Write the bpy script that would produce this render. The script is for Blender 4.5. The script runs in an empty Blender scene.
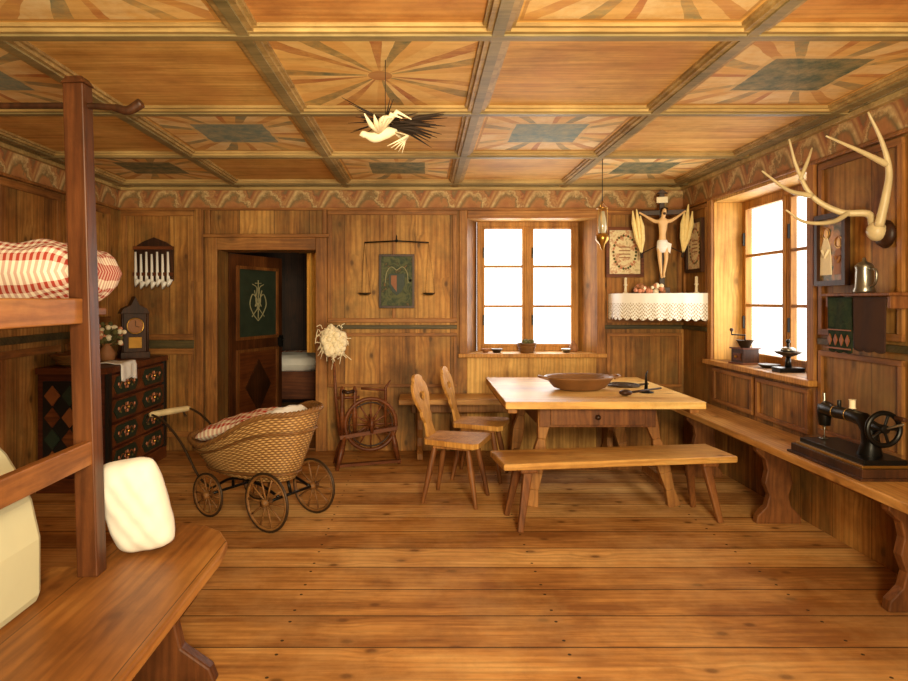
import bpy, bmesh, math, random
from mathutils import Vector, Matrix
random.seed(7)
PI=math.pi
def C(r,g,b):
    def f(v):
        v/=255.0
        return v/12.92 if v<=.04045 else ((v+.055)/1.055)**2.4
    return (f(r),f(g),f(b),1)
# ---------------------------------------------------------------- materials
class NT:
    def __init__(s,name):
        s.mat=bpy.data.materials.new(name); s.mat.use_nodes=True
        s.nt=s.mat.node_tree; s.nt.nodes.clear()
        s.out=s.n('ShaderNodeOutputMaterial'); s.bs=s.n('ShaderNodeBsdfPrincipled')
        s.l(s.bs.outputs[0],s.out.inputs[0])
    def n(s,t,**k):
        x=s.nt.nodes.new(t)
        for a,b in k.items(): setattr(x,a,b)
        return x
    def l(s,a,b): s.nt.links.new(a,b)
    def put(s,v,sock):
        if isinstance(v,bpy.types.NodeSocket): s.l(v,sock)
        elif v is not None: sock.default_value=v
    def m(s,op,a,b=None,c=None,clamp=False):
        x=s.n('ShaderNodeMath',operation=op); x.use_clamp=clamp
        s.put(a,x.inputs[0]); s.put(b,x.inputs[1]); s.put(c,x.inputs[2]); return x.outputs[0]
    def mr(s,v,a,b,c,d):
        x=s.n('ShaderNodeMapRange'); s.l(v,x.inputs[0])
        for i,k in enumerate((a,b,c,d)): x.inputs[i+1].default_value=k
        return x.outputs[0]
    def mix(s,f,a,b,bt='MIX'):
        x=s.n('ShaderNodeMix',data_type='RGBA',blend_type=bt)
        s.put(f,x.inputs[0]); s.put(a,x.inputs[6]); s.put(b,x.inputs[7]); return x.outputs[2]
    def ramp(s,f,stops,interp='LINEAR'):
        x=s.n('ShaderNodeValToRGB'); s.l(f,x.inputs[0]); cr=x.color_ramp; cr.interpolation=interp
        cr.elements[0].position=stops[0][0]; cr.elements[0].color=stops[0][1]
        cr.elements[1].position=stops[-1][0]; cr.elements[1].color=stops[-1][1]
        for p,c in stops[1:-1]:
            e=cr.elements.new(p); e.color=c
        return x.outputs[0]
    def noise(s,vec,scale,detail=4,rough=.55,dist=0):
        x=s.n('ShaderNodeTexNoise'); s.l(vec,x.inputs['Vector'])
        x.inputs['Scale'].default_value=scale; x.inputs['Detail'].default_value=detail
        x.inputs['Roughness'].default_value=rough; x.inputs['Distortion'].default_value=dist
        return x.outputs[0]
    def obj(s): return s.n('ShaderNodeTexCoord').outputs['Object']
    def uv(s): return s.n('ShaderNodeTexCoord').outputs['UV']
    def sep(s,v):
        x=s.n('ShaderNodeSeparateXYZ'); s.l(v,x.inputs[0]); return x.outputs
    def comb(s,a,b,c):
        x=s.n('ShaderNodeCombineXYZ'); s.put(a,x.inputs[0]); s.put(b,x.inputs[1]); s.put(c,x.inputs[2]); return x.outputs[0]
    def bump(s,h,st=.2,d=.01):
        x=s.n('ShaderNodeBump'); x.inputs['Strength'].default_value=st; x.inputs['Distance'].default_value=d
        s.l(h,x.inputs['Height']); s.l(x.outputs[0],s.bs.inputs['Normal'])
    def fin(s,col,rough=.5,metal=0,spec=.4):
        s.put(col,s.bs.inputs['Base Color']); s.put(rough,s.bs.inputs['Roughness'])
        s.bs.inputs['Metallic'].default_value=metal
        s.bs.inputs['Specular IOR Level'].default_value=spec
        return s.mat
def wood(name,dark,mid,light,axis=0,gs=1.,plank=0,paxis=1,sumxy=False,rough=.55,knot=.6,seam=.015,spec=.3,var=.35,bumpst=.25,wear=None,grain=.34,kd=.5,nails=None,patch=0.,sat=None):
    t=NT(name); o=t.obj(); xyz=list(t.sep(o))
    st=[9*gs]*3; st[axis]=.8*gs
    co=[t.m('MULTIPLY',xyz[i],st[i]) for i in range(3)]
    al=xyz[axis]; oth=[xyz[i] for i in range(3) if i!=axis]
    ac=t.m('ADD',oth[0],oth[1])
    ka=t.m('MULTIPLY',al,2.6); kb=t.m('MULTIPLY',ac,4.2)
    if plank:
        c=t.m('ADD',xyz[0],xyz[1]) if sumxy else xyz[paxis]
        c=t.m('DIVIDE',c,plank); c=t.m('ADD',c,100)
        fl=t.m('FLOOR',c); fr=t.m('FRACT',c)
        wn=t.n('ShaderNodeTexWhiteNoise',noise_dimensions='1D'); t.l(fl,wn.inputs['W']); w=wn.outputs[0]
        off=t.m('MULTIPLY',w,37.)
        co[axis]=t.m('ADD',co[axis],off); ka=t.m('ADD',ka,off)
        sm=t.m('GREATER_THAN',t.m('ABSOLUTE',t.m('SUBTRACT',fr,.5)),.5-seam)
    cv=t.comb(*co)
    v=t.n('ShaderNodeTexVoronoi',voronoi_dimensions='2D'); v.inputs['Scale'].default_value=1.
    t.l(t.comb(ka,kb,0.),v.inputs['Vector'])
    sc=t.n('ShaderNodeSeparateColor'); t.l(v.outputs['Color'],sc.inputs[0])
    gate=t.m('GREATER_THAN',sc.outputs[0],1-kd)
    halo=t.m('MULTIPLY',t.mr(v.outputs['Distance'],.05,.35,1,0),gate)
    n1=t.noise(cv,1,5,.62,.7); n2=t.noise(cv,5,4,.7,.2)
    f=t.m('ADD',t.m('MULTIPLY',n1,.65),t.m('MULTIPLY',n2,.35))
    if plank: f=t.m('ADD',f,t.m('MULTIPLY',t.m('SUBTRACT',w,.5),var*.5))
    big=t.noise(o,1.3,4,.65)
    f=t.m('ADD',f,t.m('MULTIPLY',t.m('SUBTRACT',big,.5),.6))
    col=t.ramp(f,[(.32,dark),(.5,mid),(.68,light)])
    gb=t.m('ADD',t.m('MULTIPLY',ac,190*gs),t.m('ADD',t.m('MULTIPLY',t.noise(cv,.55,3),26.),t.m('MULTIPLY',halo,5.)))
    gl=t.m('SINE',gb); gm=t.mr(gl,-.2,1,0,1)
    n3=t.noise(cv,2.3,3)
    col=t.mix(t.m('MULTIPLY',t.m('MULTIPLY',gm,n3),grain*1.6),col,tuple(x*.55 for x in dark[:3])+(1,))
    if knot>0:
        km=t.m('MULTIPLY',t.mr(v.outputs['Distance'],.035,.085,knot,0),gate)
        col=t.mix(km,col,tuple(x*.28 for x in dark[:3])+(1,))
        col=t.mix(t.m('MULTIPLY',t.mr(v.outputs['Distance'],.08,.2,.35,0),gate),col,dark)
    dirt=t.noise(o,3.1,7,.75)
    col=t.mix(t.m('MULTIPLY',t.mr(dirt,.48,.72,0,1),.42),col,tuple(x*.5 for x in dark[:3])+(1,))
    if patch:
        pn=t.noise(o,.95,6,.72,.4)
        col=t.mix(t.mr(pn,.44,.62,0,patch),col,tuple(x*.7 for x in dark[:3])+(1,))
    if wear:
        wn_=t.noise(o,2.1,6,.7); wf=t.mr(wn_,.45,.62,0,1)
        col=t.mix(t.m('MULTIPLY',wf,wear[0]),col,wear[1])
    if plank:
        col=t.mix(t.m('MULTIPLY',sm,.85),col,tuple(x*.15 for x in dark[:3])+(1,))
        if nails:
            fx=t.m('SUBTRACT',t.m('FRACT',t.m('DIVIDE',al,nails)),.5); fx=t.m('MULTIPLY',fx,nails)
            fy=t.m('MULTIPLY',t.m('SUBTRACT',t.m('ABSOLUTE',t.m('SUBTRACT',fr,.5)),.3),plank)
            dd=t.m('SQRT',t.m('ADD',t.m('MULTIPLY',fx,fx),t.m('MULTIPLY',fy,fy)))
            col=t.mix(t.m('MULTIPLY',t.m('LESS_THAN',dd,.007),.9),col,C(30,18,10))
        h=t.m('SUBTRACT',t.m('MULTIPLY',f,.3),sm)
    else: h=t.m('MULTIPLY',f,.4)
    t.bump(h,bumpst,.008)
    return t.fin(col,rough,0,spec)
def plain(name,col,rough=.6,metal=0,spec=.4,nz=.25,ns=20,bump=.15):
    t=NT(name); o=t.obj(); n=t.noise(o,ns,4)
    c=t.mix(n,tuple(x*(1-nz) for x in col[:3])+(1,),tuple(min(1,x*(1+nz)) for x in col[:3])+(1,))
    t.bump(n,bump,.004); return t.fin(c,rough,metal,spec)

M={}
M['floor']=wood('floor_boards',C(146,94,46),C(200,142,76),C(226,176,108),0,.8,plank=.245,paxis=1,rough=.64,knot=.9,seam=.017,var=.55,spec=.18,kd=.62,nails=1.1,grain=.34,patch=.18,wear=(.22,C(216,176,118)))
M['wall']=wood('wall_boards',C(104,66,28),C(170,114,52),C(208,154,80),2,.8,plank=.31,sumxy=True,rough=.6,knot=.8,seam=.007,var=.35,wear=(.38,C(124,104,58)),kd=.55,patch=.5,grain=.4)
WD=(C(98,60,27),C(152,98,46),C(184,128,66))
M['wallh']=wood('wall_rails',*WD,0,1,knot=.3,patch=.3)
M['wally']=wood('wall_rails_y',*WD,1,1,knot=.3,patch=.3)
M['wallv']=wood('wall_stiles',C(102,62,27),C(158,103,48),C(190,136,70),2,1,knot=.3,patch=.3)
M['line']=wood('dark_rail',C(46,42,26),C(78,68,40),C(104,86,50),0,1,knot=0)
M['lit_reveal']=wood('lit_window_reveal',C(150,104,46),C(202,152,76),C(226,180,100),2,1,knot=.5)  # same wood as the wall, window light put into a lighter yellow
M['ceil']=wood('ceiling_panel',C(178,126,58),C(222,172,92),C(240,198,120),0,.9,rough=.68,knot=.3,wear=(.35,C(206,140,76)),grain=.24,kd=.3,patch=.18)
M['ceilr']=wood('ceiling_panel_reddish',C(160,96,48),C(206,144,76),C(226,172,100),0,.9,rough=.68,knot=.3,wear=(.3,C(222,168,96)),grain=.24,kd=.3,patch=.18)
M['beam']=wood('ceiling_beam',C(134,106,60),C(178,146,90),C(204,174,114),0,1,knot=0,grain=.15,patch=.2)
M['beamc']=wood('beam_core',C(110,98,62),C(146,126,82),C(168,146,98),0,1,knot=0,grain=.15,patch=.2)
M['tabl']=wood('table_pine',C(186,132,64),C(226,178,100),C(242,204,130),0,1,plank=.26,paxis=1,rough=.45,knot=.7,seam=.008,var=.3,kd=.4,grain=.25)
M['pine']=wood('pine_seat',C(150,100,46),C(200,148,78),C(226,184,110),0,1,rough=.48,knot=.7,kd=.4,patch=.15)
M['piney']=wood('pine_seat_y',C(146,96,42),C(190,136,70),C(216,166,96),1,1,rough=.48,knot=.7,kd=.4,patch=.2)
M['pinez']=wood('pine_leg',C(112,70,32),C(152,100,48),C(180,128,66),2,1,knot=.2,patch=.2)
M['chair']=wood('chair_wood',C(142,90,40),C(190,136,66),C(214,164,90),2,1.4,rough=.5,knot=.2)
M['dark']=wood('dark_wood',C(34,20,10),C(58,32,16),C(80,46,22),2,1,rough=.45,knot=.1)
M['red']=wood('red_brown_wood',C(72,34,16),C(106,56,26),C(132,76,38),0,1,rough=.45,knot=.2)
M['bleg']=wood('bench_leg_wood',C(80,44,20),C(120,72,34),C(148,96,48),2,1,knot=.2)
M['post']=wood('post_wood',C(50,27,12),C(84,46,22),C(110,64,32),2,1,rough=.42,knot=.3)
M['railp']=wood('rail_wood',C(110,64,28),C(152,96,46),C(180,124,64),1,1,rough=.48,knot=.4)
M['bseat']=wood('stove_bench_wood',C(112,66,28),C(152,98,46),C(178,124,64),1,.8,rough=.42,knot=.5,plank=.36,paxis=0,seam=.004)
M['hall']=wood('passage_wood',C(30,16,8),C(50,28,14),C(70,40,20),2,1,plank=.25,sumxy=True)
M['frame']=wood('window_frame_wood',C(136,88,34),C(184,128,58),C(208,152,78),2,1.2,knot=0)
M['green']=plain('dark_green_paint',C(46,56,42),.65,nz=.5,ns=9)
M['chestred']=wood('chest_paint',C(54,22,12),C(84,38,19),C(106,54,26),0,1,knot=0)
M['chestgrn']=plain('chest_green',C(36,48,34),.55,nz=.4)
M['chestblk']=plain('chest_black',C(22,18,14),.5)
M['chestorn']=plain('chest_orange',C(132,76,36),.55)
M['iron']=plain('black_iron',C(24,22,19),.35,.6)
M['ironr']=plain('pan_iron',C(66,50,34),.45,.5,nz=.4)
M['pan']=plain('carved_wood_bowl',C(128,88,50),.5,.1,nz=.5,ns=8)
M['steel']=plain('pewter',C(140,136,124),.3,.9)
M['brass']=plain('brass',C(180,136,64),.3,.9)
M['white']=plain('white_linen',C(240,237,230),.9,nz=.06)
M['cream']=plain('cream_linen',C(232,218,184),.9,nz=.1,ns=60)
M['pillow']=plain('offwhite_pillow',C(230,224,212),.9,nz=.05,ns=30)
M['bone']=plain('antler_bone',C(198,178,134),.4,nz=.35,ns=9)
M['skin']=plain('carved_flesh',C(226,186,132),.45,nz=.1)
M['corn']=plain('corn_husk',C(236,212,144),.7,nz=.2,ns=40)
M['wool']=plain('raw_wool',C(236,222,188),1,nz=.15,ns=40,bump=.6)
M['straw']=plain('dark_straw',C(42,28,16),.8)
M['glassy']=plain('lamp_glass',C(180,170,140),.1,spec=.8)
M['plaster']=plain('stove_plaster',C(200,196,164),.7,nz=.10,ns=6)
M['wickd']=wood('wicker_dark',C(88,56,26),C(126,84,42),C(154,108,58),0,3,knot=0)
M['flower']=plain('dried_flower',C(200,132,98),.9,nz=.5,ns=30)
M['leaf']=plain('dried_leaf',C(92,88,48),.9,nz=.4)
M['clay']=plain('clay',C(150,100,60),.6)
M['curt']=plain('yellow_curtain',C(226,170,80),.8)

def m_frieze():
    t=NT('painted_frieze'); o=t.obj(); x,y,z=t.sep(o)
    s=t.m('ADD',x,y); nz=t.noise(o,8,6,.72)
    s2=t.m('ADD',s,t.m('MULTIPLY',nz,.16))
    arch=t.m('ABSOLUTE',t.m('SINE',t.m('MULTIPLY',s2,PI/.3)))
    h=t.m('DIVIDE',t.m('SUBTRACT',z,2.13),.2)
    d=t.m('SUBTRACT',t.m('ADD',h,t.m('MULTIPLY',t.m('SUBTRACT',nz,.5),1.5)),arch)
    col=t.ramp(t.m('ADD',t.m('MULTIPLY',d,.5),.5),[(0,C(150,88,48)),(.2,C(176,120,70)),(.3,C(104,96,62)),(.42,C(216,186,130)),(.52,C(146,98,60)),(.6,C(190,144,88)),(.72,C(146,76,46)),(.82,C(98,92,62)),(1,C(170,124,70))])
    n=t.noise(o,30,5,.7); col=t.mix(t.mr(n,.35,.65,.1,.65),col,C(146,100,54))
    return t.fin(col,.65)
M['frieze']=m_frieze()
def rayname(t,n_sect,seed,dist,o,u,v):
    n=t.noise(o,3,3); ang=t.m('ARCTAN2',v,u)
    ang=t.m('ADD',ang,t.m('MULTIPLY',t.m('SUBTRACT',n,.5),dist))
    return t.m('FRACT',t.m('ADD',t.m('MULTIPLY',ang,n_sect/(2*PI)),seed))
def woodbase(t,o):
    xyz=t.sep(o); cv=t.comb(xyz[0],t.m('MULTIPLY',xyz[1],9),xyz[2]); g=t.noise(cv,2,6,.65)
    return t.ramp(g,[(.3,C(184,130,60)),(.55,C(226,176,94)),(.75,C(240,202,128))]),g
def m_deco(name,core,seed):
    t=NT(name); o=t.obj(); u,v,_=t.sep(t.uv())
    u=t.m('MULTIPLY',t.m('SUBTRACT',u,.5),2); v=t.m('MULTIPLY',t.m('SUBTRACT',v,.5),2)
    wood_,g=woodbase(t,o)
    a=rayname(t,4,seed,.13,o,u,v)
    rays=t.ramp(a,[(0,C(242,216,160)),(.26,C(184,112,70)),(.33,C(232,190,120)),(.47,C(112,128,108)),(.58,C(242,218,164)),(.74,C(194,136,84)),(.82,C(236,202,138)),(.92,C(124,134,108)),(1,C(124,134,108))],'CONSTANT')
    au=t.m('ABSOLUTE',u); av=t.m('ABSOLUTE',v); mx=t.m('MAXIMUM',au,av)
    e=t.m('MULTIPLY',t.m('SUBTRACT',t.noise(o,6,5,.7),.5),.08)
    mxe=t.m('ADD',mx,e)
    rm=t.m('LESS_THAN',mxe,.93)
    wr=t.mr(t.noise(o,5,7,.75),.36,.64,.88,.15)
    col=t.mix(t.m('MULTIPLY',rm,wr),wood_,rays)
    ln=t.m('MULTIPLY',t.m('GREATER_THAN',mx,.93),t.m('LESS_THAN',mx,.96)); col=t.mix(t.m('MULTIPLY',ln,.4),col,C(130,74,40))
    inr=t.m('MULTIPLY',t.m('LESS_THAN',t.m('ADD',au,e),.50),t.m('LESS_THAN',t.m('ADD',av,e),.46))
    inb=t.m('MULTIPLY',t.m('LESS_THAN',au,.56),t.m('LESS_THAN',av,.52))
    col=t.mix(t.m('MULTIPLY',inb,.6),col,C(218,184,122))
    nn=t.noise(o,11,7,.75)
    cc=t.mix(nn,core,tuple(min(1,x*2.1) for x in core[:3])+(1,))
    col=t.mix(t.m('MULTIPLY',inr,t.mr(nn,.38,.68,.95,.5)),col,cc)
    return t.fin(col,.7)
M['deco0']=m_deco('painted_star_panel_blue',C(84,108,102),0.29)
M['deco1']=m_deco('painted_star_panel_green',C(56,76,60),0.29)
def m_star():
    t=NT('painted_sun_panel'); o=t.obj(); u,v,_=t.sep(t.uv())
    u=t.m('MULTIPLY',t.m('SUBTRACT',u,.5),2); v=t.m('MULTIPLY',t.m('SUBTRACT',v,.5),2)
    a=rayname(t,7,.1,.12,o,u,v); wood_,g=woodbase(t,o)
    rays=t.ramp(a,[(0,C(238,198,120)),(.3,C(166,94,50)),(.45,C(240,206,138)),(.6,C(92,102,72)),(.78,C(228,176,98)),(1,C(228,176,98))],'CONSTANT')
    w=t.mr(t.noise(o,5,7,.75),.36,.64,.9,.15)
    r=t.m('SQRT',t.m('ADD',t.m('MULTIPLY',u,u),t.m('MULTIPLY',v,v)))
    w=t.m('MULTIPLY',w,t.m('GREATER_THAN',r,.14))
    col=t.mix(w,wood_,rays)
    col=t.mix(t.m('MULTIPLY',t.m('LESS_THAN',r,.13),.6),col,C(160,92,48))
    return t.fin(col,.7)
M['star']=m_star()
def m_check(name,c1,c2,su,sv):
    t=NT(name); u,v,_=t.sep(t.uv())
    a=t.m('GREATER_THAN',t.m('FRACT',t.m('MULTIPLY',u,su)),.5); b=t.m('GREATER_THAN',t.m('FRACT',t.m('MULTIPLY',v,sv)),.5)
    f=t.m('MULTIPLY',t.m('ADD',a,b),.5)
    return t.fin(t.mix(f,c2,c1),.9)
M['ging']=m_check('red_gingham',C(168,60,44),C(240,228,206),26,18)
M['ging2']=m_check('red_gingham_blanket',C(190,58,40),C(248,232,204),13,7)
def m_art(name,cols,scale,rough=.4):
    t=NT(name); o=t.obj(); n=t.noise(o,scale,3,.5,.8)
    return t.fin(t.ramp(n,[(i/(len(cols)-1)*.5+.25,c) for i,c in enumerate(cols)]),rough,0,.3)
M['art1']=m_art('wreath_print',[C(160,140,96),C(226,206,160),C(234,218,174),C(190,130,90),C(230,210,164)],22)
M['art2']=m_art('saint_print',[C(60,54,36),C(96,88,54),C(180,124,66),C(216,180,120)],14)
M['plq']=m_art('painted_coat_of_arms',[C(38,48,36),C(56,68,50),C(92,94,62),C(48,60,44),C(130,98,60)],16,.7)
M['tex1']=m_art('embroidered_cloth',[C(16,26,18),C(28,44,28),C(44,54,32),C(20,32,22)],22,.95)
M['tex2']=plain('brown_cloth',C(56,32,20),.95,nz=.3)
def m_lace():
    t=NT('lace'); u,v,_=t.sep(t.uv())
    a=t.m('SINE',t.m('MULTIPLY',u,2*PI*40)); b=t.m('SINE',t.m('MULTIPLY',v,2*PI*7))
    f=t.m('MULTIPLY',t.m('GREATER_THAN',t.m('MULTIPLY',a,b),.25),t.m('LESS_THAN',v,.62))
    return t.fin(t.mix(f,C(245,243,236),C(168,150,120)),.9)
M['lace']=m_lace()

# ---------------------------------------------------------------- geometry builder
class B:
    def __init__(s,name): s.name=name; s.bm=bmesh.new(); s.mats=[]; s.M=Matrix(); s.uvl=s.bm.loops.layers.uv.new('UVMap')
    def mi(s,m):
        m=M[m] if isinstance(m,str) else m
        if m not in s.mats: s.mats.append(m)
        return s.mats.index(m)
    def add(s,vs,fs,mat,smooth=False,uvs=None):
        bv=[s.bm.verts.new(s.M@Vector(v)) for v in vs]; i=s.mi(mat)
        for k,f in enumerate(fs):
            try: fc=s.bm.faces.new([bv[j] for j in f])
            except ValueError: continue
            fc.material_index=i; fc.smooth=smooth
            if uvs:
                for lp,j in zip(fc.loops,f): lp[s.uvl].uv=uvs[j]
    def box(s,x0,x1,y0,y1,z0,z1,mat):
        vs=[(x,y,z) for z in (z0,z1) for y in (y0,y1) for x in (x0,x1)]
        s.add(vs,[(0,2,3,1),(4,5,7,6),(0,1,5,4),(2,6,7,3),(0,4,6,2),(1,3,7,5)],mat)
    def obox(s,p0,p1,w,d,mat,up=(0,1,0),w1=None,d1=None):
        p0=Vector(p0);p1=Vector(p1);a=(p1-p0).normalized();u=Vector(up);u=(u-a*u.dot(a)).normalized();v=a.cross(u)
        w1=w if w1 is None else w1; d1=d if d1 is None else d1
        vs=[]
        for p,ww,dd in((p0,w,d),(p1,w1,d1)):
            for sx,sy in((-1,-1),(1,-1),(1,1),(-1,1)): vs.append(p+v*sx*ww/2+u*sy*dd/2)
        s.add(vs,[(0,3,2,1),(4,5,6,7),(0,1,5,4),(1,2,6,5),(2,3,7,6),(3,0,4,7)],mat)
    def prism(s,poly,plane,d0,d1,mat,smooth=False):
        def P(a,b,d): return {'xz':(a,d,b),'yz':(d,a,b),'xy':(a,b,d)}[plane]
        n=len(poly); vs=[P(a,b,d0) for a,b in poly]+[P(a,b,d1) for a,b in poly]
        s.add(vs,[tuple(range(n)),tuple(range(2*n-1,n-1,-1))]+[(i,i+n,(i+1)%n+n,(i+1)%n) for i in range(n)],mat,smooth)
    def tube(s,pts,r,mat,seg=8,closed=False,sq=1):
        pts=[Vector(p) for p in pts]; n=len(pts)
        if not hasattr(r,'__len__'): r=[r]*n
        tg=[]
        for i in range(n):
            a=pts[(i-1)%n] if (closed or i>0) else pts[i]; b=pts[(i+1)%n] if (closed or i<n-1) else pts[i]
            tg.append((b-a).normalized())
        u=tg[0].orthogonal().normalized(); vs=[]
        for i in range(n):
            u=(u-tg[i]*u.dot(tg[i])).normalized(); v=tg[i].cross(u)
            for k in range(seg):
                a=2*PI*k/seg; vs.append(pts[i]+(u*math.cos(a)+v*math.sin(a)*sq)*r[i])
        fs=[]
        for i in range(n if closed else n-1):
            j=(i+1)%n
            for k in range(seg): fs.append((i*seg+k,i*seg+(k+1)%seg,j*seg+(k+1)%seg,j*seg+k))
        if not closed: fs+= [tuple(range(seg-1,-1,-1)),tuple((n-1)*seg+k for k in range(seg))]
        s.add(vs,fs,mat,True)
    def ring(s,c,R,r,axis,mat,n=32,seg=6):
        c=Vector(c);a=Vector(axis).normalized();u=a.orthogonal().normalized();v=a.cross(u)
        s.tube([c+(u*math.cos(2*PI*i/n)+v*math.sin(2*PI*i/n))*R for i in range(n)],r,mat,seg,True)
    def lathe(s,prof,o,mat,seg=20,sx=1,sy=1,axis=(0,0,1)):
        q=Vector((0,0,1)).rotation_difference(Vector(axis)); o=Vector(o)
        vs=[];n=len(prof)
        for r,z in prof:
            for k in range(seg):
                a=2*PI*k/seg; vs.append(o+q@Vector((r*math.cos(a)*sx,r*math.sin(a)*sy,z)))
        fs=[(i*seg+k,i*seg+(k+1)%seg,(i+1)*seg+(k+1)%seg,(i+1)*seg+k) for i in range(n-1) for k in range(seg)]
        fs+=[tuple(range(seg-1,-1,-1)),tuple((n-1)*seg+k for k in range(seg))]
        s.add(vs,fs,mat,True)
    def ball(s,c,r,mat,n=8,seg=12):
        r=r if hasattr(r,'__len__') else (r,r,r)
        s.lathe([(max(.001,math.sin(PI*i/n)),-math.cos(PI*i/n)*r[2]) for i in range(n+1)],c,mat,seg,r[0],r[1])
    def grid(s,fn,nu,nv,mat,closeu=False,smooth=True):
        vs=[];uv=[]
        for j in range(nv+1):
            for i in range(nu+(0 if closeu else 1)):
                vs.append(fn(i/nu,j/nv)); uv.append((i/nu,j/nv))
        w=nu if closeu else nu+1
        fs=[(j*w+i,j*w+(i+1)%w,(j+1)*w+(i+1)%w,(j+1)*w+i) for j in range(nv) for i in range(nu)]
        s.add(vs,fs,mat,smooth,uv)
    def pillow(s,c,a,b,t,mat,R=Matrix(),n=24,rnd=.10,wr=.004):
        c=Vector(c)
        for sg in (1,-1):
            def fn(u,v,sg=sg):
                x=2*u-1;y=2*v-1
                k=max(0,(1-x**4)*(1-y**4))**.5
                ex=1-rnd*y**4; ey=1-rnd*x**4
                return c+R@Vector((x*a*ex,y*b*ey,sg*t*k+wr*math.sin(11*x+7*y)*k+wr*math.sin(5*x-13*y)*k))
            s.grid(fn,n,n,mat)
    def done(s,loc=(0,0,0),rz=0,bevel=0,sub=0,parent=None,weld=False,normals=True):
        if weld: bmesh.ops.remove_doubles(s.bm,verts=s.bm.verts,dist=.0005)
        if normals: bmesh.ops.recalc_face_normals(s.bm,faces=s.bm.faces)
        me=bpy.data.meshes.new(s.name); s.bm.to_mesh(me); s.bm.free()
        for m in s.mats: me.materials.append(m)
        o=bpy.data.objects.new(s.name,me); bpy.context.scene.collection.objects.link(o)
        o.location=loc; o.rotation_euler=(0,0,rz)
        if bevel:
            m=o.modifiers.new('bevel','BEVEL'); m.width=bevel; m.segments=2; m.limit_method='ANGLE'; m.angle_limit=.7
        if parent: o.parent=parent
        return o
def cat(pts,k=6):
    pts=[Vector(p) for p in pts]; P=[2*pts[0]-pts[1]]+pts+[2*pts[-1]-pts[-2]]; out=[]
    for i in range(1,len(P)-2):
        a,b,c,d=P[i-1:i+3]
        for j in range(k):
            t=j/k; out.append(.5*((2*b)+(c-a)*t+(2*a-5*b+4*c-d)*t*t+(3*b-a-3*c+d)*t**3))
    out.append(pts[-1]); return out
def taper(n,a,b,p=1): return [a+(b-a)*(i/(n-1))**p for i in range(n)]

# ---------------------------------------------------------------- room
XL,XR,YB,YF,ZC=-2.69,2.30,5.65,-1.6,2.345
b=B('floor'); b.box(-3.2,XR+.3,YF-.2,8.4,-.08,0,'floor'); b.done()
b=B('ceiling'); b.box(-3.0,XR+.3,YF-.2,YB+.3,ZC+.01,ZC+.12,'ceil')
xs=[XL-.02]+[.28+.95*k for k in (-3,-2,-1,0,1,2)]+[XR+.02]
ys=[YF,-.62,.39,1.40,2.41,3.41,4.44,5.47,YB]
for j in range(len(ys)-1):
    for i in range(len(xs)-1):
        x0,x1,y0,y1=xs[i],xs[i+1],ys[j],ys[j+1]
        if x1-x0<.2 or y1-y0<.25: mt='beamc'
        else:
            mt='ceil'
            if (i+j)%2==1: mt=['deco0','deco1'][1 if j==6 or (i==5 and j==4) else 0]
            elif j==3: mt='ceilr'
        if i==3 and j==4: mt='star'
        z=ZC+.005; h=.055
        if mt!='beamc': x0+=h;x1-=h;y0+=h;y1-=h
        b.add([(x0,y0,z),(x1,y0,z),(x1,y1,z),(x0,y1,z)],[(0,1,2,3)],mt,False,[(0,0),(1,0),(1,1),(0,1)])
for x in xs[1:-1]:
    b.box(x-.022,x+.022,YF,YB,ZC-.030,ZC+.01,'beamc')
    for q in (-1,1): b.box(x+q*.033-.011,x+q*.033+.011,YF,YB,ZC-.022,ZC+.01,'beam'); b.box(x+q*.052-.008,x+q*.052+.008,YF,YB,ZC-.008,ZC+.01,'beam')
for y in ys[1:-1]:
    b.box(XL,XR,y-.022,y+.022,ZC-.031,ZC+.01,'beamc')
    for q in (-1,1): b.box(XL,XR,y+q*.033-.011,y+q*.033+.011,ZC-.023,ZC+.01,'beam'); b.box(XL,XR,y+q*.052-.008,y+q*.052+.008,ZC-.009,ZC+.01,'beam')
b.done(normals=True)

def frame_b(b,x0,x1,z0,z1,w=.03,d=.018,y=YB,m1='wallh',m2='wallv'):
    b.box(x0,x1,y-d,y,z1-w,z1,m1); b.box(x0,x1,y-d,y,z0,z0+w,m1)
    b.box(x0,x0+w,y-d,y,z0+w,z1-w,m2); b.box(x1-w,x1,y-d,y,z0+w,z1-w,m2)
def frame_s(b,X,sg,y0,y1,z0,z1,w=.03,d=.018):
    a,c=(X-d,X) if sg>0 else (X,X+d)
    b.box(a,c,y0,y1,z1-w,z1,'wally'); b.box(a,c,y0,y1,z0,z0+w,'wally')
    b.box(a,c,y0,y0+w,z0+w,z1-w,'wallv'); b.box(a,c,y1-w,y1,z0+w,z1-w,'wallv')
WT=.3
DX0,DX1,DZ=-1.81,-.944,1.77
NX0,NX1,NZ0,NZ1=.39,1.53,.86,2.05
OX0,OX1=.50,1.43
b=B('wall_back')
b.box(XL-.3,DX0,YB,YB+WT,0,ZC,'wall'); b.box(DX0,DX1,YB,YB+WT,DZ,ZC,'wall')
b.prism([(DX1,YB),(NX0,YB),(OX0,YB+WT),(DX1,YB+WT)],'xy',0,ZC,'wall')
b.prism([(NX1,YB),(XR+WT,YB),(XR+WT,YB+WT),(OX1,YB+WT)],'xy',0,ZC,'wall')
b.prism([(NX0,YB),(NX1,YB),(OX1,YB+WT),(OX0,YB+WT)],'xy',0,NZ0,'lit_reveal')
b.prism([(NX0,YB),(NX1,YB),(OX1,YB+WT),(OX0,YB+WT)],'xy',NZ1,ZC,'lit_reveal')
frame_b(b,-2.66,-2.02,.98,2.12,.05); frame_b(b,-2.66,-2.02,.12,.90,.05)
b.box(-2.66,-2.02,YB-.015,YB,.905,.975,'line')
b.box(-2.00,-1.93,YB-.03,YB,0,2.13,'wallv')
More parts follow.
